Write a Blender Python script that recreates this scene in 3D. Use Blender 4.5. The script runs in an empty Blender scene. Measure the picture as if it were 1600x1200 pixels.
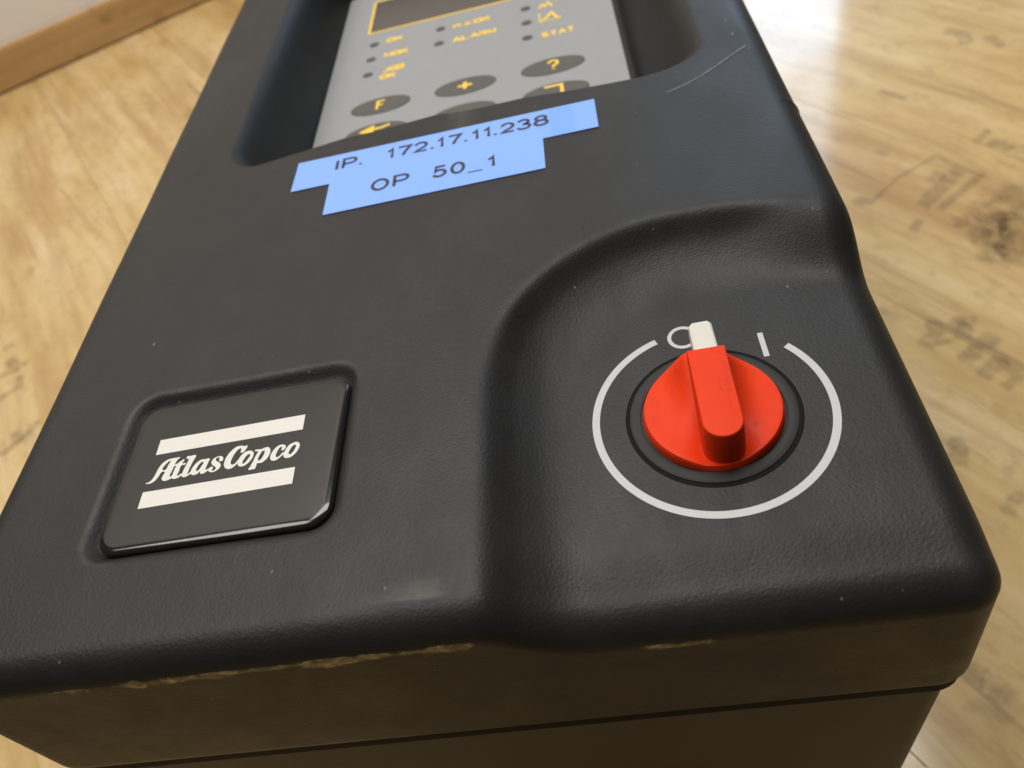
import bpy, bmesh, math, random
import numpy as np
from mathutils import Matrix, Vector, noise
random.seed(4)
# ------------------------------------------------------------------ constants (controller units; 1 unit = 6 mm)
U = 0.006
ZF = -38.0                      # floor below the controller's front face
CAM_LOC=[3.7842, -16.14875, 17.84861]
CAM_ROT=[[0.974257, 0.163164, 0.155564], [-0.020839, 0.752277, -0.658517], [-0.224473, 0.638323, 0.736312]]
LENS=27.53833516793919
WALL_P=[-111.468, 133.149]; WALL_U=[0.87841, 0.47791]
LOGO=[[[[-12.043, -1.797], [-11.966, -1.789], [-11.886, -1.728], [-11.823, -1.609], [-11.782, -1.421], [-11.74, -1.231], [-11.648, -1.07], [-11.516, -0.971], [-11.364, -0.943], [-11.202, -0.945], [-11.067, -0.963], [-11.121, -1.021], [-11.16, -1.091], [-11.191, -1.263], [-11.221, -1.498], [-11.25, -1.655], [-11.221, -1.688], [-11.156, -1.639], [-11.119, -1.613], [-11.077, -1.653], [-11.113, -1.733], [-11.233, -1.793], [-11.362, -1.822], [-11.464, -1.779], [-11.51, -1.707], [-11.498, -1.601], [-11.485, -1.447], [-11.593, -1.45], [-11.627, -1.535], [-11.683, -1.677], [-11.753, -1.772], [-11.854, -1.83], [-11.971, -1.835]], [[-11.59, -1.341], [-11.553, -1.187], [-11.482, -1.089], [-11.388, -1.032], [-11.397, -1.104], [-11.437, -1.241], [-11.469, -1.367]]],[[[-10.985, -1.112], [-10.899, -1.061], [-10.876, -1.094], [-10.907, -1.225], [-10.805, -1.222], [-10.805, -1.292], [-10.913, -1.295], [-10.951, -1.546], [-10.975, -1.667], [-10.936, -1.699], [-10.857, -1.633], [-10.81, -1.661], [-10.87, -1.758], [-10.996, -1.8], [-11.099, -1.782], [-11.16, -1.707], [-11.153, -1.597], [-11.129, -1.34], [-11.116, -1.28], [-11.181, -1.282], [-11.168, -1.216], [-11.09, -1.197], [-11.045, -1.145]]],[[[-10.813, -0.976], [-10.676, -0.968], [-10.493, -0.981], [-10.515, -1.12], [-10.571, -1.352], [-10.613, -1.627], [-10.622, -1.679], [-10.579, -1.68], [-10.517, -1.622], [-10.477, -1.661], [-10.56, -1.748], [-10.665, -1.794], [-10.757, -1.778], [-10.807, -1.705], [-10.806, -1.571], [-10.758, -1.318], [-10.721, -1.109], [-10.723, -1.071], [-10.798, -1.068]]],[[[-9.957, -1.203], [-10.099, -1.202], [-10.239, -1.192], [-10.36, -1.258], [-10.461, -1.393], [-10.515, -1.558], [-10.504, -1.667], [-10.444, -1.747], [-10.339, -1.771], [-10.234, -1.73], [-10.178, -1.66], [-10.162, -1.727], [-10.102, -1.772], [-9.995, -1.75], [-9.914, -1.69], [-9.882, -1.648], [-9.925, -1.608], [-9.975, -1.642], [-10.003, -1.609], [-9.992, -1.499], [-9.964, -1.33]], [[-10.171, -1.288], [-10.259, -1.342], [-10.319, -1.484], [-10.334, -1.59], [-10.293, -1.634], [-10.233, -1.586], [-10.173, -1.445], [-10.141, -1.326]]],[[[-9.465, -1.267], [-9.554, -1.184], [-9.674, -1.174], [-9.797, -1.228], [-9.855, -1.349], [-9.819, -1.454], [-9.718, -1.543], [-9.644, -1.609], [-9.646, -1.679], [-9.714, -1.717], [-9.775, -1.689], [-9.742, -1.641], [-9.746, -1.586], [-9.813, -1.552], [-9.88, -1.595], [-9.889, -1.673], [-9.821, -1.749], [-9.7, -1.77], [-9.559, -1.716], [-9.489, -1.61], [-9.506, -1.499], [-9.597, -1.407], [-9.697, -1.334], [-9.716, -1.265], [-9.662, -1.22], [-9.594, -1.243], [-9.602, -1.308], [-9.564, -1.38], [-9.502, -1.396], [-9.459, -1.333]]],[[[-8.723, -0.906], [-8.789, -0.933], [-8.833, -0.914], [-8.936, -0.888], [-9.089, -0.904], [-9.235, -1.033], [-9.347, -1.222], [-9.383, -1.434], [-9.365, -1.589], [-9.268, -1.714], [-9.124, -1.755], [-8.987, -1.683], [-8.892, -1.556], [-8.854, -1.465], [-8.907, -1.445], [-8.949, -1.513], [-9.026, -1.596], [-9.1, -1.594], [-9.15, -1.52], [-9.142, -1.347], [-9.074, -1.14], [-8.986, -1.013], [-8.912, -0.993], [-8.889, -1.053], [-8.891, -1.156], [-8.832, -1.178], [-8.761, -1.132]]],[[[-8.526, -1.16], [-8.664, -1.15], [-8.8, -1.235], [-8.895, -1.414], [-8.9, -1.587], [-8.831, -1.696], [-8.708, -1.733], [-8.569, -1.672], [-8.449, -1.521], [-8.405, -1.351], [-8.434, -1.232]], [[-8.553, -1.28], [-8.629, -1.31], [-8.699, -1.428], [-8.734, -1.573], [-8.711, -1.636], [-8.643, -1.594], [-8.574, -1.473], [-8.521, -1.347]]],[[[-8.394, -1.167], [-8.297, -1.152], [-8.16, -1.16], [-8.071, -1.128], [-7.956, -1.123], [-7.87, -1.198], [-7.836, -1.325], [-7.863, -1.494], [-7.965, -1.648], [-8.084, -1.716], [-8.2, -1.706], [-8.219, -1.794], [-8.243, -1.907], [-8.346, -1.91], [-8.46, -1.907], [-8.427, -1.8], [-8.371, -1.617], [-8.309, -1.369], [-8.274, -1.24], [-8.377, -1.207]], [[-8.046, -1.249], [-8.122, -1.255], [-8.174, -1.372], [-8.211, -1.56], [-8.184, -1.602], [-8.114, -1.571], [-8.061, -1.458], [-8.03, -1.311]]],[[[-7.333, -1.204], [-7.41, -1.13], [-7.536, -1.118], [-7.673, -1.202], [-7.772, -1.381], [-7.796, -1.549], [-7.744, -1.666], [-7.631, -1.712], [-7.492, -1.652], [-7.375, -1.523], [-7.342, -1.449], [-7.39, -1.44], [-7.49, -1.562], [-7.577, -1.583], [-7.612, -1.518], [-7.599, -1.391], [-7.534, -1.228], [-7.483, -1.198], [-7.449, -1.255], [-7.464, -1.318], [-7.406, -1.355], [-7.345, -1.307]]],[[[-6.968, -1.099], [-7.099, -1.112], [-7.236, -1.196], [-7.332, -1.397], [-7.36, -1.521], [-7.3, -1.644], [-7.185, -1.687], [-7.027, -1.63], [-6.904, -1.476], [-6.847, -1.291], [-6.876, -1.176]], [[-7.021, -1.199], [-7.095, -1.244], [-7.164, -1.384], [-7.183, -1.511], [-7.134, -1.557], [-7.066, -1.515], [-6.997, -1.372], [-6.977, -1.245]]]]
MARKS=[([[30.181, 32.811], [29.93, 31.359], [28.65, 30.266]], 2.1), ([[31.552, 31.908], [32.912, 32.446], [31.795, 30.593]], 2.3), ([[29.618, 30.19], [31.578, 30.568]], 0.8), ([[34.053, 30.046], [31.042, 28.051]], 2.2), ([[33.584, 27.614], [31.668, 26.034]], 2.0), ([[33.531, 27.48], [34.079, 25.222], [32.764, 24.61]], 1.3), ([[30.066, 50.061], [33.761, 53.305], [38.591, 55.821], [40.024, 53.161], [41.839, 50.69]], 0.7), ([[34.702, 48.316], [39.706, 52.812]], 2.4), ([[36.086, 47.437], [41.722, 51.632]], 1.3), ([[32.667, 45.024], [33.679, 46.234]], 1.4), ([[36.928, 51.851], [37.955, 52.977]], 1.8), ([[38.944, 45.268], [40.673, 45.525], [43.849, 47.595]], 5.5), ([[38.905, 44.572], [39.606, 42.867], [42.149, 43.541]], 7.0), ([[39.202, 42.993], [38.053, 39.549], [39.403, 39.612], [41.25, 41.397]], 5.0), ([[37.205, 45.622], [36.959, 44.186]], 2.2), ([[29.271, 51.209], [29.783, 50.374]], 2.5), ([[48.541, 79.952], [49.892, 78.569], [49.342, 76.139]], 2.5), ([[52.011, 76.476], [52.437, 73.955]], 2.0), ([[37.428, 70.021], [39.241, 67.47]], 1.6), ([[42.998, 56.847], [44.87, 58.372]], 1.3), ([[44.265, 56.36], [45.573, 54.647]], 2.2), ([[27.214, 20.158], [27.438, 19.494], [26.622, 18.303]], 2.5), ([[28.486, 13.538], [29.314, 14.495], [30.033, 14.652]], 1.5), ([[-73.545, 53.944], [-72.701, 54.534]], 1.5), ([[-71.989, 51.376], [-69.993, 50.169], [-68.966, 50.685]], 2.0), ([[-71.925, 48.909], [-69.674, 49.46]], 1.2), ([[-70.113, 45.048], [-67.943, 46.391], [-68.953, 48.252]], 1.6), ([[-65.794, 35.847], [-64.109, 37.463], [-62.735, 39.908]], 1.5), ([[-65.22, 39.023], [-63.932, 37.429]], 2), ([[22.277, 1.1], [22.954, 0.439]], 4), ([[21.55, 2.19], [22.229, 2.949]], 2.5)]

C = bpy.context.scene.collection

def W(x, y, z):                 # controller units -> world metres (floor at z = 0)
    return Vector((x*U, y*U, (z-ZF)*U))

# ------------------------------------------------------------------ camera
sc = bpy.context.scene
cam = bpy.data.cameras.new('camera'); camo = bpy.data.objects.new('camera', cam); C.objects.link(camo)
M = Matrix([list(r) for r in CAM_ROT]).to_4x4(); M.translation = W(*CAM_LOC)
camo.matrix_world = M
cam.sensor_width = 36; cam.lens = LENS; cam.clip_start = 0.005; cam.clip_end = 100
cam.dof.use_dof = True; cam.dof.aperture_fstop = 23.0
cam.dof.focus_distance = (Matrix([list(r) for r in CAM_ROT]).transposed() @ (W(3.0, -0.5, -0.3)-W(*CAM_LOC))).z * -1
sc.camera = camo
# ------------------------------------------------------------------ world and lamps
sc.view_settings.view_transform = 'Standard'; sc.view_settings.look = 'None'
sc.view_settings.exposure = -0.04; sc.view_settings.gamma = 1.0
world = bpy.data.worlds.new('World'); sc.world = world; world.use_nodes = True
bg = world.node_tree.nodes['Background']; bg.inputs[0].default_value = (1.0, 0.98, 0.95, 1); bg.inputs[1].default_value = 0.075
def area(name, loc, target, sx, sy, power, col):
    l = bpy.data.lights.new(name, 'AREA'); l.shape = 'RECTANGLE'; l.size = sx; l.size_y = sy
    l.energy = power; l.color = col
    o = bpy.data.objects.new(name, l); C.objects.link(o); o.location = loc
    o.rotation_euler = (Vector(target)-Vector(loc)).to_track_quat('-Z', 'Y').to_euler()
    return o
wu = Vector((WALL_U[0], WALL_U[1], 0)); wn = Vector((WALL_U[1], -WALL_U[0], 0))     # wall direction, wall normal into the room
wp = Vector((WALL_P[0]*U, WALL_P[1]*U, 0))
def on_wall(s, h, off=0.0): return wp + wu*s*U + wn*off*U + Vector((0, 0, h*U))
wl = on_wall(206, 50, 1.0)
area('window_light', wl, wl + wn, 40*U, 84*U, 3.3, (0.50, 0.72, 1.0))
wl = on_wall(206, 180, 1.0)
area('window_light', wl, wl + wn, 40*U, 170*U, 4.6, (0.50, 0.72, 1.0))
lc = on_wall(76, 308, 74)
area('ceiling_and_fill_light', lc, (-0.04, 0.30, 0.15), 1.2, 0.5, 27.0, (1.0, 0.955, 0.90))
area('ceiling_and_fill_light', (-0.78, 0.12, 1.6), (-0.45, 0.45, 0.1), 0.5, 0.5, 9.5, (1.0, 0.95, 0.89))  # added fill lamp on the left, there to brighten the wall

# ------------------------------------------------------------------ material helpers
class NT:
    def __init__(s, name):
        s.m = bpy.data.materials.new(name); s.m.use_nodes = True; s.t = s.m.node_tree
        s.b = s.t.nodes['Principled BSDF']; s.o = s.t.nodes['Material Output']
    def n(s, typ, ins=None, **kw):
        nd = s.t.nodes.new(typ)
        for k, v in kw.items(): setattr(nd, k, v)
        for k, v in (ins or {}).items(): s.put(nd.inputs[k], v)
        return nd
    def put(s, sock, v):
        if isinstance(v, bpy.types.NodeSocket): s.t.links.new(v, sock)
        elif isinstance(v, bpy.types.Node): s.t.links.new(v.outputs[0], sock)
        else: sock.default_value = v
    def set(s, **kw):
        for k, v in kw.items(): s.put(s.b.inputs[k.replace('_', ' ')], v)
    def math(s, op, a, b=0.0, c=0.0, clamp=False):
        nd = s.n('ShaderNodeMath', {0: a, 1: b, 2: c}, operation=op); nd.use_clamp = clamp; return nd.outputs[0]
    def ramp(s, f, stops, interp='LINEAR'):
        nd = s.n('ShaderNodeValToRGB', {0: f}); cr = nd.color_ramp; cr.interpolation = interp
        while len(cr.elements) < len(stops): cr.elements.new(0.5)
        for e, (p, c) in zip(cr.elements, stops):
            e.position = p; e.color = c if len(c) == 4 else (*c, 1)
        return nd.outputs[0]
    def step(s, f, a, b):
        nd = s.n('ShaderNodeMapRange', {0: f, 1: a, 2: b}, interpolation_type='SMOOTHSTEP'); return nd.outputs[0]
    def mix(s, f, a, b, mode='MIX'):
        nd = s.n('ShaderNodeMix', data_type='RGBA', blend_type=mode)
        s.put(nd.inputs[0], f); s.put(nd.inputs[6], a); s.put(nd.inputs[7], b); return nd.outputs[2]
    def coords(s): return s.n('ShaderNodeTexCoord').outputs['Object']
    def noise(s, vec, scale, detail=3, rough=.55, dim='3D'):
        return s.n('ShaderNodeTexNoise', {'Vector': vec, 'Scale': scale, 'Detail': detail, 'Roughness': rough}).outputs[0]
    def mapping(s, vec, scale=(1, 1, 1), rot=(0, 0, 0), loc=(0, 0, 0)):
        return s.n('ShaderNodeMapping', {'Vector': vec, 'Scale': scale, 'Rotation': rot, 'Location': loc}).outputs[0]
    def bump(s, h, strength, dist):
        nd = s.n('ShaderNodeBump', {'Height': h, 'Strength': strength, 'Distance': dist}); s.put(s.b.inputs['Normal'], nd.outputs[0]); return nd
def c4(r, g, b): return (r, g, b, 1)

def mat_cover():
    k = NT('textured_black_shell'); v = k.coords()
    col = k.mix(k.noise(v, 90, 4), c4(.0115, .0111, .0105), c4(.0155, .0150, .0143))
    film = k.step(k.noise(k.mapping(v, (1, .7, 1), (0, 0, .4)), 24, 6, .68), .50, .78)
    col = k.mix(k.math('MULTIPLY', film, .28), col, c4(.046, .044, .040))
    # dust specks and fibres
    vor = k.n('ShaderNodeTexVoronoi', {'Vector': k.mapping(v, (1, .55, 1), (0, 0, .5)), 'Scale': 310.0})
    gate = k.math('GREATER_THAN', k.n('ShaderNodeSeparateColor', {0: vor.outputs['Color']}).outputs[0], 0.84)
    speck = k.math('MULTIPLY', k.math('SUBTRACT', 1.0, k.step(vor.outputs['Distance'], .03, .095)), gate)
    patch = k.step(k.noise(v, 45, 2), .34, .56)
    speck = k.math('MULTIPLY', speck, patch)
    vor2 = k.n('ShaderNodeTexVoronoi', {'Vector': k.mapping(v, (1, .5, 1), (0, 0, -.7)), 'Scale': 95.0})
    g2 = k.math('GREATER_THAN', k.n('ShaderNodeSeparateColor', {0: vor2.outputs['Color']}).outputs[1], 0.62)
    sp2 = k.math('MULTIPLY', k.math('SUBTRACT', 1.0, k.step(vor2.outputs['Distance'], .012, .034)), g2)
    sp = k.math('MAXIMUM', k.math('MULTIPLY', speck, .36), k.math('MULTIPLY', sp2, .5))
    col = k.mix(sp, col, c4(.36, .35, .32))
    wear = k.n('ShaderNodeVertexColor', layer_name='wear')
    sep = k.n('ShaderNodeSeparateColor', {0: wear.outputs[0]})
    nf = k.noise(k.mapping(v, (.6, 1, 1)), 620, 5, .7)
    nm = k.noise(v, 170, 3, .6)
    tear = k.math('MULTIPLY', sep.outputs[0], k.math('ADD', nf, k.math('MULTIPLY', nm, .9)))
    tear = k.step(tear, .36, .74)
    tan = k.ramp(nf, [(.32, (.06, .045, .02)), (.5, (.24, .19, .085)), (.66, (.60, .50, .25))])
    col = k.mix(tear, col, tan)
    scuff = k.math('MULTIPLY', k.step(k.math('MULTIPLY', sep.outputs[1], k.math('ADD', k.noise(k.mapping(v, (.45, 1, 1), (0, 0, .3)), 480, 6, .75), .30)), .25, .85), .45)
    col = k.mix(scuff, col, c4(.12, .115, .105))
    rgh = k.ramp(k.noise(k.mapping(v, (1, .5, 1), (0, 0, -.5)), 75, 6, .66), [(.3, (.44,)*3), (.7, (.56,)*3)])
    k.set(Base_Color=col, Roughness=rgh); k.b.inputs['Specular IOR Level'].default_value = .29
    g1 = k.noise(v, 2600, 2, .5); g3 = k.noise(v, 1500, 3, .6)
    vz = k.n('ShaderNodeTexVoronoi', {'Vector': v, 'Scale': 1900.0}, feature='SMOOTH_F1').outputs[0]
    h = k.math('ADD', k.math('MULTIPLY', g1, .5), k.math('ADD', k.math('MULTIPLY', g3, .6), k.math('MULTIPLY', vz, .8)))
    h = k.math('ADD', h, k.math('MULTIPLY', tear, k.math('MULTIPLY', nf, 2.5)))
    k.bump(h, .50, .00011)
    return k.m
def mat_simple(name, col, rough=.5, spec=.5, var=.12, nscale=200, bump=0.0, coat=0.0):
    k = NT(name); v = k.coords(); f = k.noise(v, nscale, 4)
    k.set(Base_Color=k.mix(f, c4(*[x*(1-var) for x in col]), c4(*[min(1, x*(1+var)) for x in col])), Roughness=rough)
    k.b.inputs['Specular IOR Level'].default_value = spec
    if coat: k.b.inputs['Coat Weight'].default_value = coat; k.b.inputs['Coat Roughness'].default_value = .04
    if bump: k.bump(k.noise(v, 900, 3), bump, .0001)
    return k.m
def mat_knob():
    k = NT('red_plastic'); v = k.coords()
    col = k.mix(k.noise(v, 150, 4), c4(.64, .035, .005), c4(.74, .047, .007))
    st = k.step(k.noise(k.mapping(v, (1.6, .6, 1), (0, 0, .5)), 330, 5, .7), .55, .72)
    col = k.mix(k.math('MULTIPLY', st, .42), col, c4(.27, .03, .03))
    k.set(Base_Color=col, Roughness=k.ramp(k.noise(v, 500, 3), [(.3, (.44,)*3), (.7, (.55,)*3)]))
    k.b.inputs['Specular IOR Level'].default_value = .12
    k.b.inputs['Subsurface Weight'].default_value = .05; k.b.inputs['Subsurface Radius'].default_value = (1, .2, .1); k.b.inputs['Subsurface Scale'].default_value = .001
    k.bump(k.noise(v, 1400, 2), .12, .0001)
    return k.m
def mat_print(name, col, wearf=.12, thr=.66):
    k = NT(name); v = k.coords()
    f = k.step(k.noise(v, 700, 5, .7), thr, thr+.12)
    k.set(Base_Color=k.mix(k.math('MULTIPLY', f, wearf), c4(*col), c4(*[x*.25 for x in col])), Roughness=.5)
    return k.m
def mat_wood():
    k = NT('laminate_oak'); v = k.coords()
    rnd = k.n('ShaderNodeObjectInfo').outputs['Random']
    off = k.n('ShaderNodeCombineXYZ', {0: k.math('MULTIPLY', rnd, 7.3), 1: k.math('MULTIPLY', rnd, 3.1), 2: k.math('MULTIPLY', rnd, 5.7)}).outputs[0]
    p = k.n('ShaderNodeVectorMath', {0: v, 1: off}, operation='ADD').outputs[0]
    warp = k.n('ShaderNodeTexNoise', {'Vector': k.mapping(p, (2.5, 9, 1)), 'Scale': 1.0, 'Detail': 2}).outputs[0]
    wv = k.n('ShaderNodeCombineXYZ', {1: k.math('MULTIPLY', warp, .045)}).outputs[0]
    p = k.n('ShaderNodeVectorMath', {0: p, 1: wv}, operation='ADD').outputs[0]
    g = k.noise(k.mapping(p, (6, 85, 1)), 1.0, 6, .62)
    z = k.noise(k.mapping(p, (8, 22, 1)), 1.0, 5, .62)
    col = k.ramp(z, [(.30, (.45, .290, .115)), (.46, (.55, .385, .165)), (.60, (.61, .445, .215)), (.74, (.67, .525, .30))])
    # brown heart streaks, a few fingers wide, and grain
    zb = k.noise(k.mapping(p, (3.6, 26, 1)), 1.0, 4, .6)
    col = k.mix(k.math('MULTIPLY', k.step(zb, .50, .70), .55), col, c4(.36, .19, .058))
    col = k.mix(k.math('MULTIPLY', k.step(g, .48, .68), .38), col, c4(.36, .215, .082))
    col = k.mix(k.math('MULTIPLY', k.step(g, .46, .28), .30), col, c4(.74, .58, .34))
    s = k.step(k.noise(k.mapping(p, (3.5, 130, 1)), 1.0, 3, .6), .62, .72)
    col = k.mix(k.math('MULTIPLY', s, .60), col, c4(.20, .13, .065))
    d = k.step(k.noise(k.mapping(p, (24, 38, 1)), 1.0, 5, .7), .60, .74)
    col = k.mix(k.math('MULTIPLY', d, .48), col, c4(.17, .135, .085))
    mo = k.step(k.noise(k.mapping(p, (60, 100, 1)), 1.0, 4, .7), .48, .72)
    col = k.mix(k.math('MULTIPLY', mo, .42), col, c4(.36, .235, .10))
    k.set(Base_Color=col, Roughness=.5); k.b.inputs['Specular IOR Level'].default_value = .18
    k.b.inputs['Coat Weight'].default_value = .75; k.b.inputs['Coat Roughness'].default_value = .12
    k.bump(g, .15, .0006)
    return k.m
def mat_stain():
    k = NT('printed_stamp_ink'); v = k.coords()
    f = k.noise(v, 150, 5, .7)
    a = k.n('ShaderNodeVertexColor', layer_name='ink')
    e = k.n('ShaderNodeSeparateColor', {0: a.outputs[0]}).outputs[0]
    k.set(Base_Color=k.mix(f, c4(.13, .10, .068), c4(.22, .165, .105)), Roughness=.4)
    al = k.math('MULTIPLY', k.step(k.math('ADD', f, k.math('MULTIPLY', e, .42)), .56, 1.25), .38)
    k.put(k.b.inputs['Alpha'], al)
    return k.m
def mat_skirting():
    k = NT('skirting_oak'); v = k.coords()
    g = k.noise(k.mapping(v, (6, 1, 60)), 1.0, 5, .6); b = k.noise(v, 26, 3)
    col = k.ramp(g, [(.3, (.48, .30, .13)), (.6, (.60, .39, .18))])
    col = k.mix(k.math('MULTIPLY', k.step(b, .52, .72), .55), col, c4(.22, .115, .045))
    k.set(Base_Color=col, Roughness=.4); return k.m
MC = mat_cover()
MBASE = mat_simple('painted_black_steel', (.013, .0115, .0098), .45, .38, .15, 60, .15)
MBLK = mat_simple('black_rubber_and_groove', (.004, .004, .004), .7, .12)
MPLATE = mat_simple('dark_grey_plastic', (.024, .0235, .0225), .65, .3, .12, 300, .1)
MRED = mat_knob()
MIVO = mat_simple('ivory_plastic', (.58, .565, .50), .4, .5, .05, 300, .05)
MWHITE = mat_print('white_paint', (.455, .46, .465), .35)
MBADGEW = mat_print('cream_print', (.645, .63, .58), .3, .66)
MBADGE = mat_simple('glossy_black_resin', (.0105, .0100, .0088), .14, .32, .1, 80, 0, .2)
MTAPE = mat_simple('blue_label_tape', (.215, .40, .95), .42, .4, .025, 60)
MINK = mat_print('black_ink', (.012, .011, .022), .1)
MKEY = mat_simple('grey_membrane', (.272, .281, .286), .42, .5, .05, 150, .05)
MBTN = mat_simple('dark_grey_key', (.075, .070, .062), .42, .5, .08, 200)
MYEL = mat_print('yellow_print', (.86, .56, .05), .1)
MDISP = mat_simple('smoked_display_glass', (.085, .075, .068), .25, .5, .05, 100)
MLED = mat_simple('dark_lens', (.055, .052, .050), .3, .5)
MWOOD = mat_wood(); MSTAIN = mat_stain(); MSKIRT = mat_skirting()
MWALL = mat_simple('white_wall_paint', (.93, .92, .905), .7, .3, .02, 25, .1)
MGAP = mat_simple('floor_underlay', (.05, .035, .02), .8)
MSCR = mat_print('scratch_grey', (.17, .18, .19), .8, .45)

# ------------------------------------------------------------------ object helpers
BX, BY = -2.87, 24.0
ROOT0 = W(BX, BY, ZF)
def P(x, y, z): return W(x, y, z) - ROOT0          # local to the controller's Empty
def link(name, me, mat, parent=None, smooth=False, label=None):
    o = bpy.data.objects.new(name, me); C.objects.link(o)
    if mat and not me.materials: me.materials.append(mat)
    if parent: o.parent = parent
    if smooth:
        me.polygons.foreach_set('use_smooth', [True]*len(me.polygons))
    if label: o['label'] = label
    return o
def mesh(name, verts, faces):
    me = bpy.data.meshes.new(name); me.from_pydata([tuple(v) for v in verts], [], faces); me.update(); return me
def smooth_by_angle(me, deg=35):
    me.polygons.foreach_set('use_smooth', [True]*len(me.polygons))
    bm = bmesh.new(); bm.from_mesh(me)
    for e in bm.edges:
        if len(e.link_faces) == 2 and e.calc_face_angle(0) > math.radians(deg): e.smooth = False
    bm.to_mesh(me); bm.free()
def extrude_poly(pts, z0, z1, bev=0.0, segs=3, pf=P, draft=0.0):
    """solid with outline pts (units), from z0 up to z1, top edge rounded by bev, sides drawn in by draft"""
    n = len(pts); pts = [Vector(p) for p in pts]
    cen = sum(pts, Vector((0, 0)))/n
    nor = []
    for i in range(n):
        a, b, c = pts[i-1], pts[i], pts[(i+1) % n]
        t1 = (b-a).normalized(); t2 = (c-b).normalized()
        n1 = Vector((t1.y, -t1.x)); n2 = Vector((t2.y, -t2.x)); m = (n1+n2)
        m = m.normalized() if m.length > 1e-6 else n1
        nor.append(m/max(.5, m.dot(n1)))
    rings = [(z0, 0.0)]
    if bev > 0:
        for k in range(segs+1):
            a = k/segs*math.pi/2
            rings.append((z1-bev+bev*math.sin(a), draft+bev*(1-math.cos(a))))
    else: rings.append((z1, draft))
    vs = []
    for z, ins in rings:
        for p, m in zip(pts, nor): q = p-m*ins; vs.append(pf(q.x, q.y, z))
    fs = []
    for r in range(len(rings)-1):
        for i in range(n):
            j = (i+1) % n; fs.append((r*n+i, r*n+j, (r+1)*n+j, (r+1)*n+i))
    fs.append(tuple((len(rings)-1)*n+i for i in range(n)))
    fs.append(tuple(reversed(range(n))))
    return vs, fs
def rrect(x0, y0, x1, y1, r, seg=8):
    out = []
    for cx, cy, a0 in ((x1-r, y1-r, 0), (x0+r, y1-r, 90), (x0+r, y0+r, 180), (x1-r, y0+r, 270)):
        for k in range(seg+1):
            a = math.radians(a0+90*k/seg); out.append((cx+r*math.cos(a), cy+r*math.sin(a)))
    return out
def ellipse(cx, cy, rx, ry, n=40): return [(cx+rx*math.cos(2*math.pi*k/n), cy+ry*math.sin(2*math.pi*k/n)) for k in range(n)]
def lathe(cx, cy, prof, n=96, pf=P):
    vs, fs = [], []
    for r, z in prof:
        for k in range(n): a = 2*math.pi*k/n; vs.append(pf(cx+r*math.cos(a), cy+r*math.sin(a), z))
    for i in range(len(prof)-1):
        for k in range(n): j = (k+1) % n; fs.append((i*n+k, i*n+j, (i+1)*n+j, (i+1)*n+k))
    return vs, fs
def ribbon(pts, w, z, pf=P, closed=False):
    """flat stroke of width w along pts"""
    p = [Vector(q) for q in pts]
    if closed and (p[0]-p[-1]).length < 1e-6: p.pop()
    n = len(p); L = []; Rr = []
    for i in range(n):
        a = p[i-1] if (i > 0 or closed) else None
        c = p[(i+1) % n] if (i < n-1 or closed) else None
        t1 = (p[i]-a).normalized() if a is not None else (c-p[i]).normalized()
        t2 = (c-p[i]).normalized() if c is not None else t1
        n1 = Vector((-t1.y, t1.x)); n2 = Vector((-t2.y, t2.x)); m = n1+n2
        m = m.normalized() if m.length > 1e-6 else n1
        m = m/max(.55, m.dot(n1))
        L.append(p[i]+m*w/2); Rr.append(p[i]-m*w/2)
    vs = [pf(q.x, q.y, z) for q in L]+[pf(q.x, q.y, z) for q in Rr]
    fs = [(n+i, n+(i+1) % n, (i+1) % n, i) for i in range(n if closed else n-1)]
    return vs, fs
class Acc:
    def __init__(s): s.v = []; s.f = []
    def add(s, vf):
        o = len(s.v); s.v += vf[0]; s.f += [tuple(i+o for i in f) for f in vf[1]]
    def mesh(s, name): return mesh(name, s.v, s.f)
def arc(cx, cy, rx, ry, a0, a1, n=14): return [(cx+rx*math.cos(math.radians(a0+(a1-a0)*k/n)), cy+ry*math.sin(math.radians(a0+(a1-a0)*k/n))) for k in range(n+1)]
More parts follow.
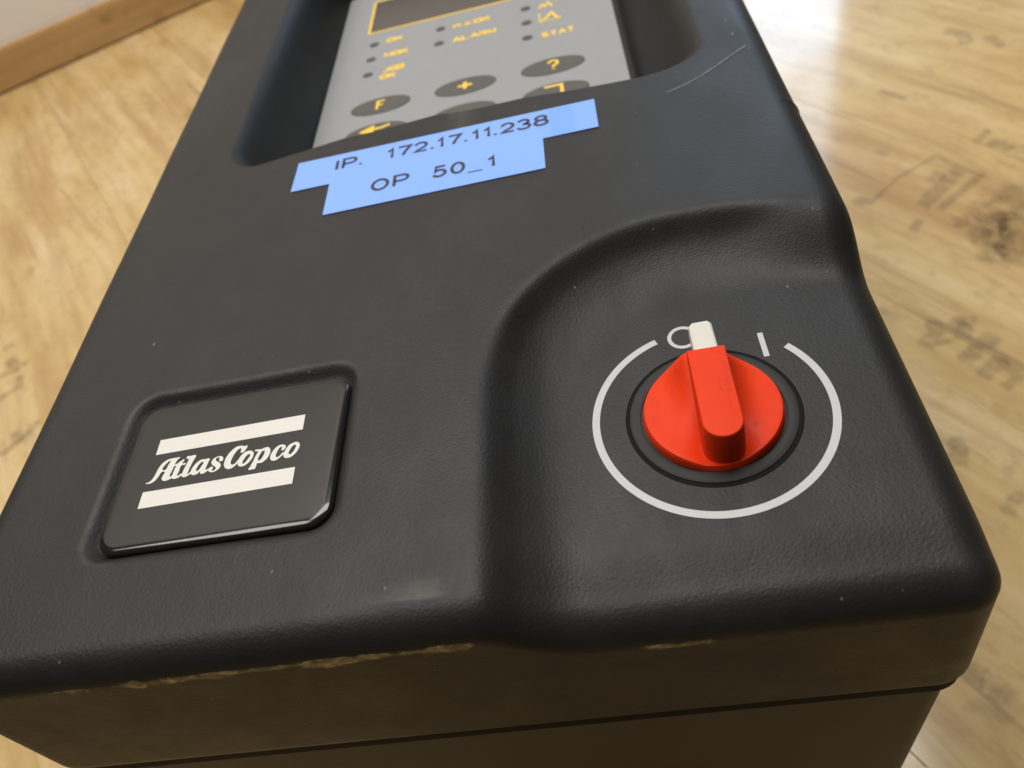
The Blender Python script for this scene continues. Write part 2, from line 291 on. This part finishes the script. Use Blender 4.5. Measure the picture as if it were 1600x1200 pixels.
# simple stroke letters in a unit box (x 0..1, y 0..1)
GL = {
 'I': [[(.5, 0), (.5, 1)]], '1': [[(.62, 0), (.62, 1), (.52, .85), (.22, .74)]],
 '.': [[(.5, 0), (.5, .13)]], '_': [[(0, -.13), (1, -.13)]],
 'P': [[(.05, 0), (.05, 1), (.55, 1)]+arc(.6, .73, .38, .27, 90, -90)+[(.06, .46)]],
 '7': [[(0, .97), (1, .97), (.8, .72), (.55, .35), (.42, 0)]],
 '2': [arc(.5, .68, .45, .32, 170, -15)+[(.75, .42), (.3, .2), (.06, .03), (1, .03)]],
 '3': [arc(.48, .75, .40, .25, 165, -80)+arc(.48, .26, .48, .27, 80, -165)],
 '8': [arc(.5, .76, .40, .24, -90, 270, 22), arc(.5, .26, .48, .27, 90, 450, 22)],
 '5': [[(.92, .98), (.22, .98), (.12, .5)]+arc(.47, .31, .48, .32, 130, -160)],
 '0': [arc(.5, .5, .47, .5, 90, 450, 26)], 'O': [arc(.5, .5, .5, .5, 90, 450, 28)],
 'K': [[(.06, 0), (.06, 1)], [(.95, 1), (.1, .42)], [(.36, .6), (1, 0)]],
 'N': [[(.06, 0), (.06, 1), (.94, 0), (.94, 1)]], 'J': [[(.8, 1), (.8, .3)]+arc(.43, .28, .37, .28, 0, -170)],
 'B': [[(.06, .5), (.06, 1), (.55, 1)]+arc(.6, .76, .3, .24, 90, -90)+[(.06, .52)], [(.6, .52)]+arc(.6, .26, .36, .26, 90, -90)+[(.06, 0), (.06, .5)]],
 'A': [[(0, 0), (.5, 1), (1, 0)], [(.2, .34), (.8, .34)]], 'L': [[(.06, 1), (.06, .02), (.9, .02)]],
 'R': [[(.06, 0), (.06, 1), (.55, 1)]+arc(.6, .74, .34, .26, 90, -90)+[(.08, .48)], [(.55, .48), (.95, 0)]],
 'M': [[(.05, 0), (.05, 1), (.5, .2), (.95, 1), (.95, 0)]], 'S': [arc(.5, .75, .42, .25, 20, 260)+arc(.5, .26, .45, .26, 80, -160)],
 'T': [[(0, .97), (1, .97)], [(.5, .97), (.5, 0)]], 'x': [[(.05, 0), (.95, .7)], [(.05, .7), (.95, 0)]],
 'n': [[(.08, 0), (.08, .7)], [(.08, .4)]+arc(.5, .42, .4, .3, 150, 0)+[(.9, 0)]], 'F': [[(.06, 0), (.06, .97), (1, .97)], [(.06, .52), (.8, .52)]],
 '?': [arc(.5, .72, .45, .28, 175, -40)+[(.5, .38), (.5, .24)], [(.5, .11), (.5, 0)]],
 '+': [[(0, .5), (1, .5)], [(.5, 0), (.5, 1)]],
}
ZK = [0]
def glyph(acc, ch, x0, x1, y0, h, w, z):
    for st in GL[ch]:
        pts = [(x0+(x1-x0)*a, y0+h*b) for a, b in st]
        cl = len(pts) > 3 and (Vector(pts[0])-Vector(pts[-1])).length < 1e-4
        ZK[0] = (ZK[0]+1) % 5
        acc.add(ribbon(pts, w, z+.0012*ZK[0], P, cl))
def word(acc, s, x0, x1, y0, h, w, z, gap=.28):
    n = len(s); cw = (x1-x0)/(n+gap*(n-1))
    for i, ch in enumerate(s): glyph(acc, ch, x0+i*cw*(1+gap), x0+i*cw*(1+gap)+cw, y0, h, w, z)

# ================================================================== SETTING
# floor: dark underlay sheet and laminate planks with open joints
fl = bpy.data.objects.new('floor', mesh('floor', [(-1.6, -1.2, -.006), (2.2, -1.2, -.006), (2.2, 2.2, -.006), (-1.6, 2.2, -.006)], [(0, 1, 2, 3)]))
C.objects.link(fl); fl.data.materials.append(MGAP)
fl['kind'] = 'structure'; fl['label'] = 'pale laminate wood floor with faded stamped print on its planks'
PA = math.radians(-56.6); pd = Vector((math.cos(PA), math.sin(PA), 0)); pn = Vector((-math.sin(PA), math.cos(PA), 0))
PW, PL, P0 = 25.25*U, 215*U, 38.1*U
vs, fs = extrude_poly([(0, 0), (PL-.00018, 0), (PL-.00018, PW-.00018), (0, PW-.00018)], -.0055, 0.0, .00025, 2, lambda x, y, z: Vector((x, y, z)))
plank_me = mesh('plank', vs, fs); plank_me.materials.append(MWOOD)
stag = [.0, .37, .71, .18, .55, .86, .29]
wall_face = lambda q: (q-wp).dot(wn)
for r in range(-9, 11):
    for c_ in range(-3, 4):
        # rows step along pn; the run of each row is cut short at the wall
        org = pn*(P0+r*PW) + pd*((c_+stag[r % 7])*PL - 1.0)
        a = org; b = org + pd*PL; mid = org+pd*PL/2+pn*PW/2
        if wall_face(mid) < -PL*.6 or not (-1.5 < mid.x < 2.0 and -1.2 < mid.y < 2.1): continue
        o = bpy.data.objects.new('plank', plank_me); C.objects.link(o); o.parent = fl
        o.location = org; o.rotation_euler = (0, 0, PA)
# faded stamps and knots printed on the planks
for pts, w in MARKS:
    n = len(pts); dense = []
    pts = [Vector(p) for p in pts]
    for i in range(n-1):
        for k in range(5): dense.append(pts[i].lerp(pts[i+1], k/5))
    dense.append(pts[-1])
    # soft-edged stroke: three strips across with the ink value falling to the rim
    vs, fs, ink = [], [], []
    m = len(dense)
    t0 = (dense[1]-dense[0]).normalized(); t1 = (dense[-1]-dense[-2]).normalized()
    dense = [dense[0]-t0*w*.3]+dense+[dense[-1]+t1*w*.3]; m += 2
    for i, q in enumerate(dense):
        t = (dense[min(i+1, m-1)]-dense[max(i-1, 0)]).normalized(); nn = Vector((-t.y, t.x))
        for s, iv in ((-1.0, 0), (-.45, 1), (.45, 1), (1.0, 0)):
            ww = w*.5*(1+.25*noise.noise(Vector((q.x*.9, q.y*.9, s*3))))
            vs.append(W(q.x+nn.x*s*ww, q.y+nn.y*s*ww, ZF)+Vector((0, 0, .00025))); ink.append(iv if 0 < i < m-1 else 0)
    for i in range(m-1):
        for s in range(3): fs.append((i*4+s, (i+1)*4+s, (i+1)*4+s+1, i*4+s+1))
    me = mesh('stamp_print', vs, fs); ca = me.color_attributes.new('ink', 'FLOAT_COLOR', 'POINT')
    for i, v_ in enumerate(ink): ca.data[i].color = (v_, v_, v_, 1)
    o = link('stamp_print', me, MSTAIN, fl)
# wall and skirting board
def wall_box(s0, s1, h0, h1, o0, o1):
    vs = [on_wall(s, h, o)-wp for s in (s0, s1) for h in (h0, h1) for o in (o0, o1)]
    return vs, [(0, 1, 3, 2), (4, 6, 7, 5), (0, 4, 5, 1), (2, 3, 7, 6), (0, 2, 6, 4), (1, 5, 7, 3)]
wall = link('wall', mesh('wall', *wall_box(-90, 330, -.5, 400, -25, -2.0)), MWALL); wall.location = wp
wall['kind'] = 'structure'; wall['label'] = 'white painted wall above the brown skirting board'
me = mesh('skirting_board', *wall_box(-90, 330, 0.05, 7.4, -2.02, 0)); 
bm = bmesh.new(); bm.from_mesh(me); bmesh.ops.bevel(bm, geom=bm.edges[:], offset=.0025, segments=2, affect='EDGES'); bm.to_mesh(me); bm.free()
link('skirting_board', me, MSKIRT, wall, label='brown wood skirting board along the foot of the wall')

# ================================================================== THE CONTROLLER
root = bpy.data.objects.new('tool_controller', None); C.objects.link(root); root.location = ROOT0; root.empty_display_size = .05
root['label'] = 'black industrial tool controller with red rotary switch lying on the wood floor'
root['category'] = 'controller'
D = 1.272
def S2(t):
    t = np.clip(t, 0, 1); return t*t*t*(t*(6*t-15)+10)
def rr_dist(x, y, x0, y0, x1, y1, R):
    """distance inwards from a rounded rectangle's outline (negative outside)"""
    cx = np.abs(x-(x0+x1)/2)-(x1-x0)/2+R; cy = np.abs(y-(y0+y1)/2)-(y1-y0)/2+R
    return -(np.hypot(np.maximum(cx, 0), np.maximum(cy, 0))+np.minimum(np.maximum(cx, cy), 0)-R)
def zface(x, y):
    x = np.asarray(x, float); y = np.asarray(y, float)
    z = np.zeros_like(x)
    # switch recess: open to the right and to the front
    xl0, yt0, R = -1.45, 6.9, 7.4
    yt0 = yt0-.030*np.maximum(x-6, 0)**2
    px = np.maximum(xl0+R-x, 0); py = np.maximum(y-(yt0-R), 0)
    hyp = np.hypot(px, py); ang = np.arctan2(py, px+1e-9)
    d = np.where((px > 0) & (py > 0), R-hyp, np.where(py > 0, yt0-y, np.where(px > 0, x-xl0, 9.0)))
    # steep drop under a soft lip, then a long shallow run-out; towards the right edge one long ease
    dd = np.linspace(0, 3.6, 360)
    sl = np.interp(dd, [0, .2, .6, .85, 1.3, 2.2, 3.6], [0, .18, 1.05, 1.0, .58, .30, 0]); cs = np.cumsum(sl); cs /= cs[-1]
    d1 = d/(1+.38*S2((1.5-x)/3.0)*S2((4.5-y)/4.0))                 # the left wall rolls over more softly
    s1 = np.interp(np.clip(d1, 0, 3.6), dd, cs); s2 = S2(d/3.5)
    bl = S2((x-7.2)/4.2)*S2((y+1)/4)
    s = s1*(1-bl)+s2*bl
    z -= D*s
    z -= .16*s*S2((-5.2-y)/2.4)
    # soft moat round the badge
    d = rr_dist(x, y, -13.75, -4.72, -5.05, 2.25, 1.15)
    z -= .36*S2(d/.75)
    # keypad pocket
    xa, xb, yb = -13.75, 9.2, 50.0
    ya = 16.05+np.interp(x, [-12, -9.4, -7.6, -6, -3.3, -1.5, 1, 3, 5.7], [-.1, .32, .62, .6, .85, .6, .6, .35, .15])
    tx = np.where(x < (xa+xb)/2, (x-xa)/1.75, (xb-x)/2.9); ty = np.where(y < 30, (y-ya)/2.0, (yb-y)/2.4)
    rc = 1.05
    qx = np.maximum(rc-tx, 0); qy = np.maximum(rc-ty, 0)
    t = np.where((qx > 0) & (qy > 0), rc-np.hypot(qx, qy), np.minimum(tx, ty)); t = np.where((t < 0), 0, t)
    tt = np.clip(t, 0, 1)
    prof = np.where(tt < .45, tt*tt/.9, np.where(tt < .88, .225+(tt-.45), .655+(tt-.88)-(tt-.88)**2/.24))
    z -= 4.35*np.clip(prof/.715, 0, 1)
    z += .012*np.sin(x*.9+1)*np.sin(y*.55)*(1-s)
    return z
RF = 1.1
XL, XR, Y0, Y1 = -16.8, 10.77, -6.94, 55.0
gx = np.linspace(XL, XR, 276)
gy = np.concatenate([np.linspace(Y0, 22, 300)[:-1], np.linspace(22, Y1, 110)])
X, Y = np.meshgrid(gx, gy); Zf = zface(X, Y)
nx, ny = len(gx), len(gy)
verts = list(zip(X.ravel(), Y.ravel(), Zf.ravel()))
faces = [(j*nx+i, j*nx+i+1, (j+1)*nx+i+1, (j+1)*nx+i) for j in range(ny-1) for i in range(nx-1)]
wear = [[0.0, 0.0] for _ in verts]
for k in range(ny*nx):                                   # scuffs near the front edge of the raised face
    x, y, _ = verts[k]
    if y < -5.0 and x < -1.2:
        f = max(0, 1-abs(y+6.9)/1.1)*max(0, 1-abs(x+2.6)/3.0)
        wear[k][1] = min(1, f*1.0)*min(1, max(0, (-1.2-x)/1.0))
    elif -15 < x < -4 and -5.5 < y < 3:
        db = float(rr_dist(x, y, -13.75, -4.72, -5.05, 2.25, 1.15))
        wear[k][1] = .62*max(0, 1-abs(db-.12)/.30)*(1 if x < -12.2 or y > 1.0 else .35)
    elif 15.3 < y < 17.2 and -4 < x < -.2: wear[k][1] = .75*max(0, 1-abs(x+2)/1.8)
# boundary loop, counter-clockwise, with outward directions; corners fan out
loop = []
def corner(idx, a0):
    for k in range(1, 8): a = math.radians(a0+90*k/8); loop.append((idx, math.cos(a), math.sin(a)))
for i in range(nx): loop.append((i, 0, -1))
corner(nx-1, -90)
for j in range(ny): loop.append((j*nx+nx-1, 1, 0))
corner(ny*nx-1, 0)
for i in range(nx-1, -1, -1): loop.append(((ny-1)*nx+i, 0, 1))
corner((ny-1)*nx, 90)
for j in range(ny-1, -1, -1): loop.append((j*nx, -1, 0))
corner(0, 180)
ZL = -6.8
phis = [math.radians(75)*k/9 for k in range(1, 10)]
rows = []                                                 # (offset, kind, value)
for ph in phis: rows.append(('roll', RF*math.sin(ph), RF*(1-math.cos(ph))))
for f in (.03, .08, .16, .3, .5, .75, .955): rows.append(('wall', RF*math.sin(phis[-1])+.19*f, f))
rows += [('rim', RF*math.sin(phis[-1])+.14, ZL-.02), ('rim', RF*math.sin(phis[-1])-.05, ZL-.06), ('rim', -.2, ZL-.06)]
n = len(loop); prev = None
zc = RF*(1-math.cos(phis[-1]))
for kind, off, val in rows:
    cur = []
    for (vi, ux, uy) in loop:
        x, y, z = verts[vi]
        crease = z-zc
        if kind == 'roll': q = (x+ux*off, y+uy*off, z-val)
        elif kind == 'wall': q = (x+ux*off, y+uy*off, crease+(ZL-crease)*val)
        else: q = (x+ux*off, y+uy*off, val)
        wr = 0.0; sf = 0.0
        if uy < -.9:
            # foam showing through along the front arris
            nz = noise.noise(Vector((x*.9, 1.7, 0)))*.5+.5
            if x < -1.0: amp = (.48+1.15*nz)*min(1, max(0, (-1.0-x)/.5))*min(1, max(.22, (x+17)/9))+1.1*max(0, 1-abs(x+10.9)/.25)
            elif 2.4 < x < 5.4: amp = .95*min(1, (x-2.4)/.5, (5.4-x)/1.4)*(.5+nz)
            else: amp = .35*nz
            dz = q[2]-crease
            if kind == 'roll': wr = amp*max(0, 1-abs(dz)/.16)
            else:
                wr = amp*max(0, 1-abs(dz)/(.30+.8*max(0, nz-.35)))
            if kind == 'wall' and x > 9.6: sf = max(0, 1-abs(val-.72)/.25)*max(0, 1-abs(x-10.4)/.9)
            ragged = .035*amp*noise.noise(Vector((x*6, 3.1, 0))) if (kind == 'roll' and off > RF*.93) or (kind == 'wall' and val < .05) else 0
            q = (q[0], q[1]-abs(ragged), q[2]+ragged*.8)
        elif kind == 'roll' and abs(q[1]-12.4) < .25 and ux > .9:
            q = (q[0]+.05*(1-abs(q[1]-12.4)/.25), q[1], q[2])       # nick on the right edge
        cur.append(len(verts)); verts.append(q); wear.append([wr, sf])
    base = prev if prev is not None else [l[0] for l in loop]
    for i in range(n):
        j = (i+1) % n; f = (base[i], cur[i], cur[j], base[j])
        u = []
        for q in f:
            if q not in u: u.append(q)
        if len(u) > 2: faces.append(tuple(u))
    prev = cur
me = mesh('cover', [P(*v) for v in verts], faces)
ca = me.color_attributes.new('wear', 'FLOAT_COLOR', 'POINT')
arr = np.ones((len(verts), 4), np.float32); arr[:, :2] = np.array(wear); arr[:, 2] = 0
ca.data.foreach_set('color', arr.ravel())
cover = link('cover', me, MC, root, True, 'moulded black textured front cover with worn lower edge')
# base housing under the cover, slightly set back
bo = rrect(XL-RF*1.066-.19+.42, -8.19+.40, XR+RF*1.066+.19-.42, Y1+RF*1.066-.2, .9)
vs, fs = extrude_poly(bo, ZF+1.2, ZL+.6, .1, 2, P, 0)
me = mesh('base_housing', vs, fs); smooth_by_angle(me, 30)
base = link('base_housing', me, MBASE, root, label='plain dark steel housing below the cover seam')
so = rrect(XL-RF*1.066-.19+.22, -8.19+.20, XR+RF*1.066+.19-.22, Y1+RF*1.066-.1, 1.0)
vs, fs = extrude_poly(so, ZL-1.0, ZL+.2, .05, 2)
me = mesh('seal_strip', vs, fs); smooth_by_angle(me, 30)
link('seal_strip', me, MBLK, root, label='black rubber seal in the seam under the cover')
for fx in (XL+2, XR-2):
    for fy in (-5, Y1-2):
        vs, fs = lathe(fx, fy, [(.01, ZF), (1.2, ZF), (1.2, ZF+.9), (1.0, ZF+1.25)], 20)
        link('foot', mesh('foot', vs, fs), MBLK, root)
# scratch across the face
vs, fs = ribbon([(7.0, 14.55), (7.7, 14.80), (8.38, 15.15), (9.2, 15.72), (10.0, 16.35), (10.75, 16.9)], .06, .022)
link('scratch_mark', mesh('scratch_mark', vs, fs), MSCR, root)

# ---- label tapes
def tape(x, y, w, h, a, z, label):
    ca_, sa = math.cos(a), math.sin(a)
    pts = [(x+h*sa, y-h*ca_), (x+w*ca_+h*sa, y+w*sa-h*ca_), (x+w*ca_, y+w*sa), (x, y)]
    vs, fs = extrude_poly(pts, z-.02, z, 0)
    return link('label_tape', mesh('label_tape', vs, fs), MTAPE, root, label=label)
t1 = tape(-9.685, 15.341, 13.668, 2.215, -.0052, .035, 'upper blue label tape printed IP. 172.17.11.238')
t2 = tape(-7.876, 13.125, 9.50, 2.255, .0035, .037, 'lower blue label tape printed OP 50_1')
vs, fs = extrude_poly([(2.0, 13.14), (3.02, 13.135), (3.0, 15.22), (1.99, 15.225)], .0352, .0362, 0)
link('erased_patch', mesh('erased_patch', vs, fs), mat_simple('rubbed_blue_tape', (.18, .37, .93), .36, .4, .05, 120), t1)
a = Acc(); zz = .040; b0, h0 = 14.15, .70
for ch, x0, x1 in (('I', -7.9, -7.48), ('P', -7.42, -6.80), ('.', -6.8, -6.3), ('1', -5.42, -4.90), ('7', -4.82, -4.25), ('2', -4.06, -3.50), ('.', -3.5, -3.0),
                   ('1', -3.10, -2.62), ('7', -2.52, -1.96), ('.', -1.97, -1.47), ('1', -1.54, -1.03), ('1', -1.02, -.51), ('.', -.66, -.16),
                   ('2', -.15, .41), ('3', .57, 1.13), ('8', 1.33, 1.89)):
    if ch == '.': a.add(ribbon([((x0+x1)/2-.075, b0+.02), ((x0+x1)/2+.075, b0+.02)], .11, zz)); continue
    glyph(a, ch, x0, x1, b0-.03, h0, .15, zz)
link('lettering', a.mesh('lettering'), MINK, t1)
a = Acc()
for ch, x0, x1, y0, h in (('O', -5.80, -5.12, 11.86, .72), ('P', -4.85, -4.22, 11.86, .74), ('5', -3.10, -2.55, 11.90, .72), ('0', -2.31, -1.77, 11.87, .72),
                          ('_', -1.60, -.97, 11.80, .7), ('1', -.84, -.30, 11.82, .70)):
    glyph(a, ch, x0, x1, y0, h, .15 if ch != '_' else .07, zz+.002)
link('lettering', a.mesh('lettering'), MINK, t2)

# ---- maker's badge
def rr_ring(x0, y0, x1, y1, r, ins, seg=10): return rrect(x0+ins, y0+ins, x1-ins, y1-ins, max(.05, r-ins), seg)
bx0, by0, bx1, by1, br = -13.12, -4.28, -5.47, 1.50, .75
vs, fs = [], []
rings = [(0.0, -.36), (0.0, -.14)]+[(.30*(1-math.cos(t)), -.14+.125*math.sin(t)) for t in [math.pi/2*k/8 for k in range(1, 9)]]+[(1.2, -.006), (2.2, -.004)]
m = 44
for ins, z in rings:
    for q in rr_ring(bx0, by0, bx1, by1, br, ins): vs.append(P(q[0], q[1], z))
for r in range(len(rings)-1):
    for i in range(m): j = (i+1) % m; fs.append((r*m+i, r*m+j, (r+1)*m+j, (r+1)*m+i))
fs.append(tuple((len(rings)-1)*m+i for i in range(m)))
badge = link('badge', mesh('badge', vs, fs), MBADGE, root, True, 'glossy black domed badge with white wordmark between two bars')
for y0 in (-.075, -2.147):
    x0, w, h, an = -12.034, 5.169, .615, .0132
    pts = [(x0+h*an, y0-h), (x0+w+h*an, y0+w*an-h), (x0+w, y0+w*an), (x0, y0)]
    vs, fs = extrude_poly(pts, -.003, .004, 0)
    link('stripe', mesh('stripe', vs, fs), MBADGEW, badge)
def filled(outlines, z, name):
    cu = bpy.data.curves.new(name, 'CURVE'); cu.dimensions = '2D'; cu.fill_mode = 'BOTH'; cu.resolution_u = 4
    for ol in outlines:
        sp = cu.splines.new('BEZIER'); sp.bezier_points.add(len(ol)-1); sp.use_cyclic_u = True
        for bp, q in zip(sp.bezier_points, ol):
            l = P(q[0], q[1], z); bp.co = (l.x*1000, l.y*1000, 0); bp.handle_left_type = bp.handle_right_type = 'AUTO'
    ob = bpy.data.objects.new(name, cu); C.objects.link(ob)
    dg = bpy.context.evaluated_depsgraph_get(); me = bpy.data.meshes.new_from_object(ob.evaluated_get(dg))
    zl = P(0, 0, z).z
    out = ([Vector((v.co.x/1000, v.co.y/1000, zl)) for v in me.vertices], [tuple(p.vertices) for p in me.polygons])
    bpy.data.objects.remove(ob); bpy.data.curves.remove(cu); bpy.data.meshes.remove(me)
    return out
a = Acc()
for i, g in enumerate(LOGO): a.add(filled(g, .004+.0012*(i % 3), 'letter_outline'))
link('wordmark', a.mesh('wordmark'), MBADGEW, badge)

# ---- keypad in the pocket
ZP = -4.0
vs, fs = extrude_poly(rrect(-12.15, 18.2, 6.12, 43.6, .55), ZP-.3, ZP, .06, 2)
kp = link('keypad_panel', mesh('keypad_panel', vs, fs), MKEY, root, label='grey membrane keypad panel with yellow legends')
def kpart(name, outline, h, mat, bev=.03, label=None):
    vs, fs = extrude_poly(outline, ZP-.01, ZP+h, bev, 2)
    return link(name, mesh(name, vs, fs), mat, kp, label=label)
kpart('display', rrect(-9.97, 37.12, 4.05, 41.85, .08), .02, MDISP, 0, 'dark smoked display window in a yellow frame')
a = Acc(); a.add(ribbon(rrect(-10.08, 37.0, 4.16, 41.97, .12, 3), .17, ZP+.012, P, True))
link('display_frame', a.mesh('display_frame'), MYEL, kp)
for x, y in ((-9.52, 35.15), (-9.53, 33.1), (-9.54, 31.1), (-4.94, 35.12), (-4.96, 33.09), (.73, 35.07), (.73, 33.04), (.72, 31.03)):
    kpart('indicator_light', ellipse(x, y, .34, .30, 18), .02, MLED, .008)
for cx in (-8.30, -3.12, 2.06):
    for cy in (26.88, 23.97): kpart('button', ellipse(cx, cy, 1.86, .90, 48), .05, MBTN, .03)
z = ZP+.012; hh, ww = .50, .175
def legend(build):
    ac = Acc(); build(ac); link('legend', ac.mesh('legend'), MYEL, kp)
for s_, x0, x1, y0, gap in (('OK', -8.6, -7.58, 35.05, .28), ('NOK', -8.6, -7.05, 33.0, .28), ('JOB', -8.5, -7.2, 30.98, .28), ('OK', -8.62, -7.66, 30.12, .28),
                            ('n', -4.05, -3.6, 34.78, .28), ('x', -3.3, -2.92, 34.78, .28), ('OK', -2.65, -1.64, 34.78, .28),
                            ('ALARM', -4.02, -1.26, 32.82, .28), ('STAT', 1.64, 3.56, 30.62, .55)):
    legend(lambda ac: word(ac, s_, x0, x1, y0, hh, ww, z, gap))
def torque_icon(ac):
    ac.add(ribbon([(1.62, 34.62), (1.85, 35.1), (2.0, 34.7), (2.2, 35.2), (2.45, 34.6)], .2, z)); ac.add(ribbon([(2.6, 35.3), (2.9, 35.45)], .12, z))
def curve_icon(ac):
    ac.add(ribbon([(1.56, 33.85), (1.57, 32.68), (2.9, 32.68)], .09, z)); ac.add(ribbon([(1.65, 32.78), (1.95, 33.0), (2.2, 33.45), (2.36, 33.7), (2.5, 33.3), (2.62, 32.9), (2.85, 32.75)], .2, z+.003))
def arrow_icon(ac):
    ac.add(([P(-9.4, 24.2, zb), P(-8.45, 23.75, zb), P(-8.45, 24.72, zb)], [(0, 1, 2)])); ac.add(ribbon([(-8.5, 24.26), (-7.95, 24.3), (-7.5, 24.47)], .2, zb+.003))
zb = ZP+.056
legend(torque_icon); legend(curve_icon); legend(arrow_icon)
legend(lambda ac: glyph(ac, 'F', -8.52, -8.06, 26.45, .92, .17, zb)); legend(lambda ac: glyph(ac, '+', -3.56, -2.68, 26.50, .78, .22, zb))
legend(lambda ac: glyph(ac, '?', 1.80, 2.38, 26.42, .98, .18, zb)); legend(lambda ac: ac.add(ribbon([(1.45, 24.57), (2.42, 24.57), (2.42, 23.6), (1.6, 23.6)], .2, zb)))

# ---- rotary switch
CX, CY = 5.83, -1.56; ZD = -D
sw = bpy.data.objects.new('rotary_switch', None); C.objects.link(sw); sw.parent = root; sw['label'] = 'red rotary power switch with white pointer turned towards O'
sw.empty_display_size = .01
vs, fs = lathe(CX, CY, [(2.58, ZD-.05), (2.58, ZD+.006), (2.56, ZD+.010), (2.46, ZD+.010), (2.44, ZD+.006)], 96)
link('dark_groove_ring', mesh('dark_groove_ring', vs, fs), MBLK, sw, True)  # flat black ring painted in place of the shaded groove round the collar
vs, fs = lathe(CX, CY, [(2.45, ZD-.05), (2.45, ZD+.03), (2.43, ZD+.045), (2.13, ZD+.05), (2.11, ZD+.04), (2.10, ZD-.02), (1.5, ZD-.02), (.02, ZD-.02)], 96)
link('collar', mesh('collar', vs, fs), MPLATE, sw, True)
# grip: low disc scooped up to a straight bar
HB, HR, BW = 1.42, .34, .56
a = Acc(); n = 120
rf = [0, .12, .24, .34, .42, .5, .58, .66, .73, .80, .86, .91, .95, .975, .99, 1.0]
def wing(x, y):
    v = max(0, abs(x)-BW*.9); f = math.exp(-(v/.42)**1.6)
    return HR+.06*(1-min(1, math.hypot(x, y)/2.03)) + .80*f*float(np.interp(y, [-2.0, -1.2, -.2, 1.4], [-.38, -.22, .28, 1.0]))*(1-.50*float(S2((math.hypot(x, y)-1.55)/.48)))
vs = []; fs = []; RG = 2.03
for r in rf:
    for k in range(n):
        t = 2*math.pi*k/n; x, y = RG*r*math.cos(t), RG*r*math.sin(t); e = (1-r); dz = -.12*(1-min(1, e/.035))**2 if e < .035 else 0
        vs.append(P(CX+x, CY+y, ZD+wing(x, y)+dz))
for k in range(n): t = 2*math.pi*k/n; vs.append(P(CX+(RG+.02)*math.cos(t), CY+(RG+.02)*math.sin(t), ZD+.02))
for i in range(len(rf)):
    for k in range(n): j = (k+1) % n; fs.append((i*n+k, (i+1)*n+k, (i+1)*n+j, i*n+j))
a.add((vs, fs))
bar = [(.62, 1.46), (-.60, 1.46)]+[(-.61*math.cos(t)-.02, -1.34-.60*math.sin(t)*1.0) for t in [math.pi*k/16 for k in range(17)]]
bar = [(CX+.10+x, CY+y) for x, y in bar]
vs, fs = extrude_poly(bar, ZD+.03, ZD+HB, .05, 4, P, .05)
a.add((vs, fs))
me = a.mesh('grip'); smooth_by_angle(me, 38)
link('grip', me, MRED, sw, label='red scooped grip with raised straight bar')
po = [(CX+.14-.37, CY+1.3), (CX+.14+.38, CY+1.3), (CX+.14+.36, CY+2.62), (CX+.14+.25, CY+2.76), (CX+.14-.22, CY+2.76), (CX+.14-.36, CY+2.62)]
vs, fs = extrude_poly(po, ZD+.72, ZD+1.18, .08, 3)
link('pointer', mesh('pointer', vs, fs), MIVO, sw, label='ivory white pointer of the red switch')
# printed ring and position marks
pr = Acc()
a0, a1 = math.degrees(math.atan2(1.63+1.5425, 4.645-5.8165)), math.degrees(math.atan2(.67+1.5425, 8.52-5.8165))+360
pr.add(ribbon([(5.8165+3.47*math.cos(math.radians(t)), -1.5425+3.47*math.sin(math.radians(t))) for t in np.linspace(a0, a1, 150)], .23, ZD+.012))
link('ring_marking', pr.mesh('ring_marking'), MWHITE, cover)
pr = Acc(); pr.add(ribbon(arc(5.48, 1.72, .43, .43, 0, 360, 40), .125, ZD+.012, P, True)); link('off_marking', pr.mesh('off_marking'), MWHITE, cover, label='white O beside the switch pointer')
pr = Acc(); pr.add(ribbon([(7.85, .33), (7.85, 1.35)], .17, ZD+.012)); link('on_marking', pr.mesh('on_marking'), MWHITE, cover, label='white I stroke right of the switch pointer')
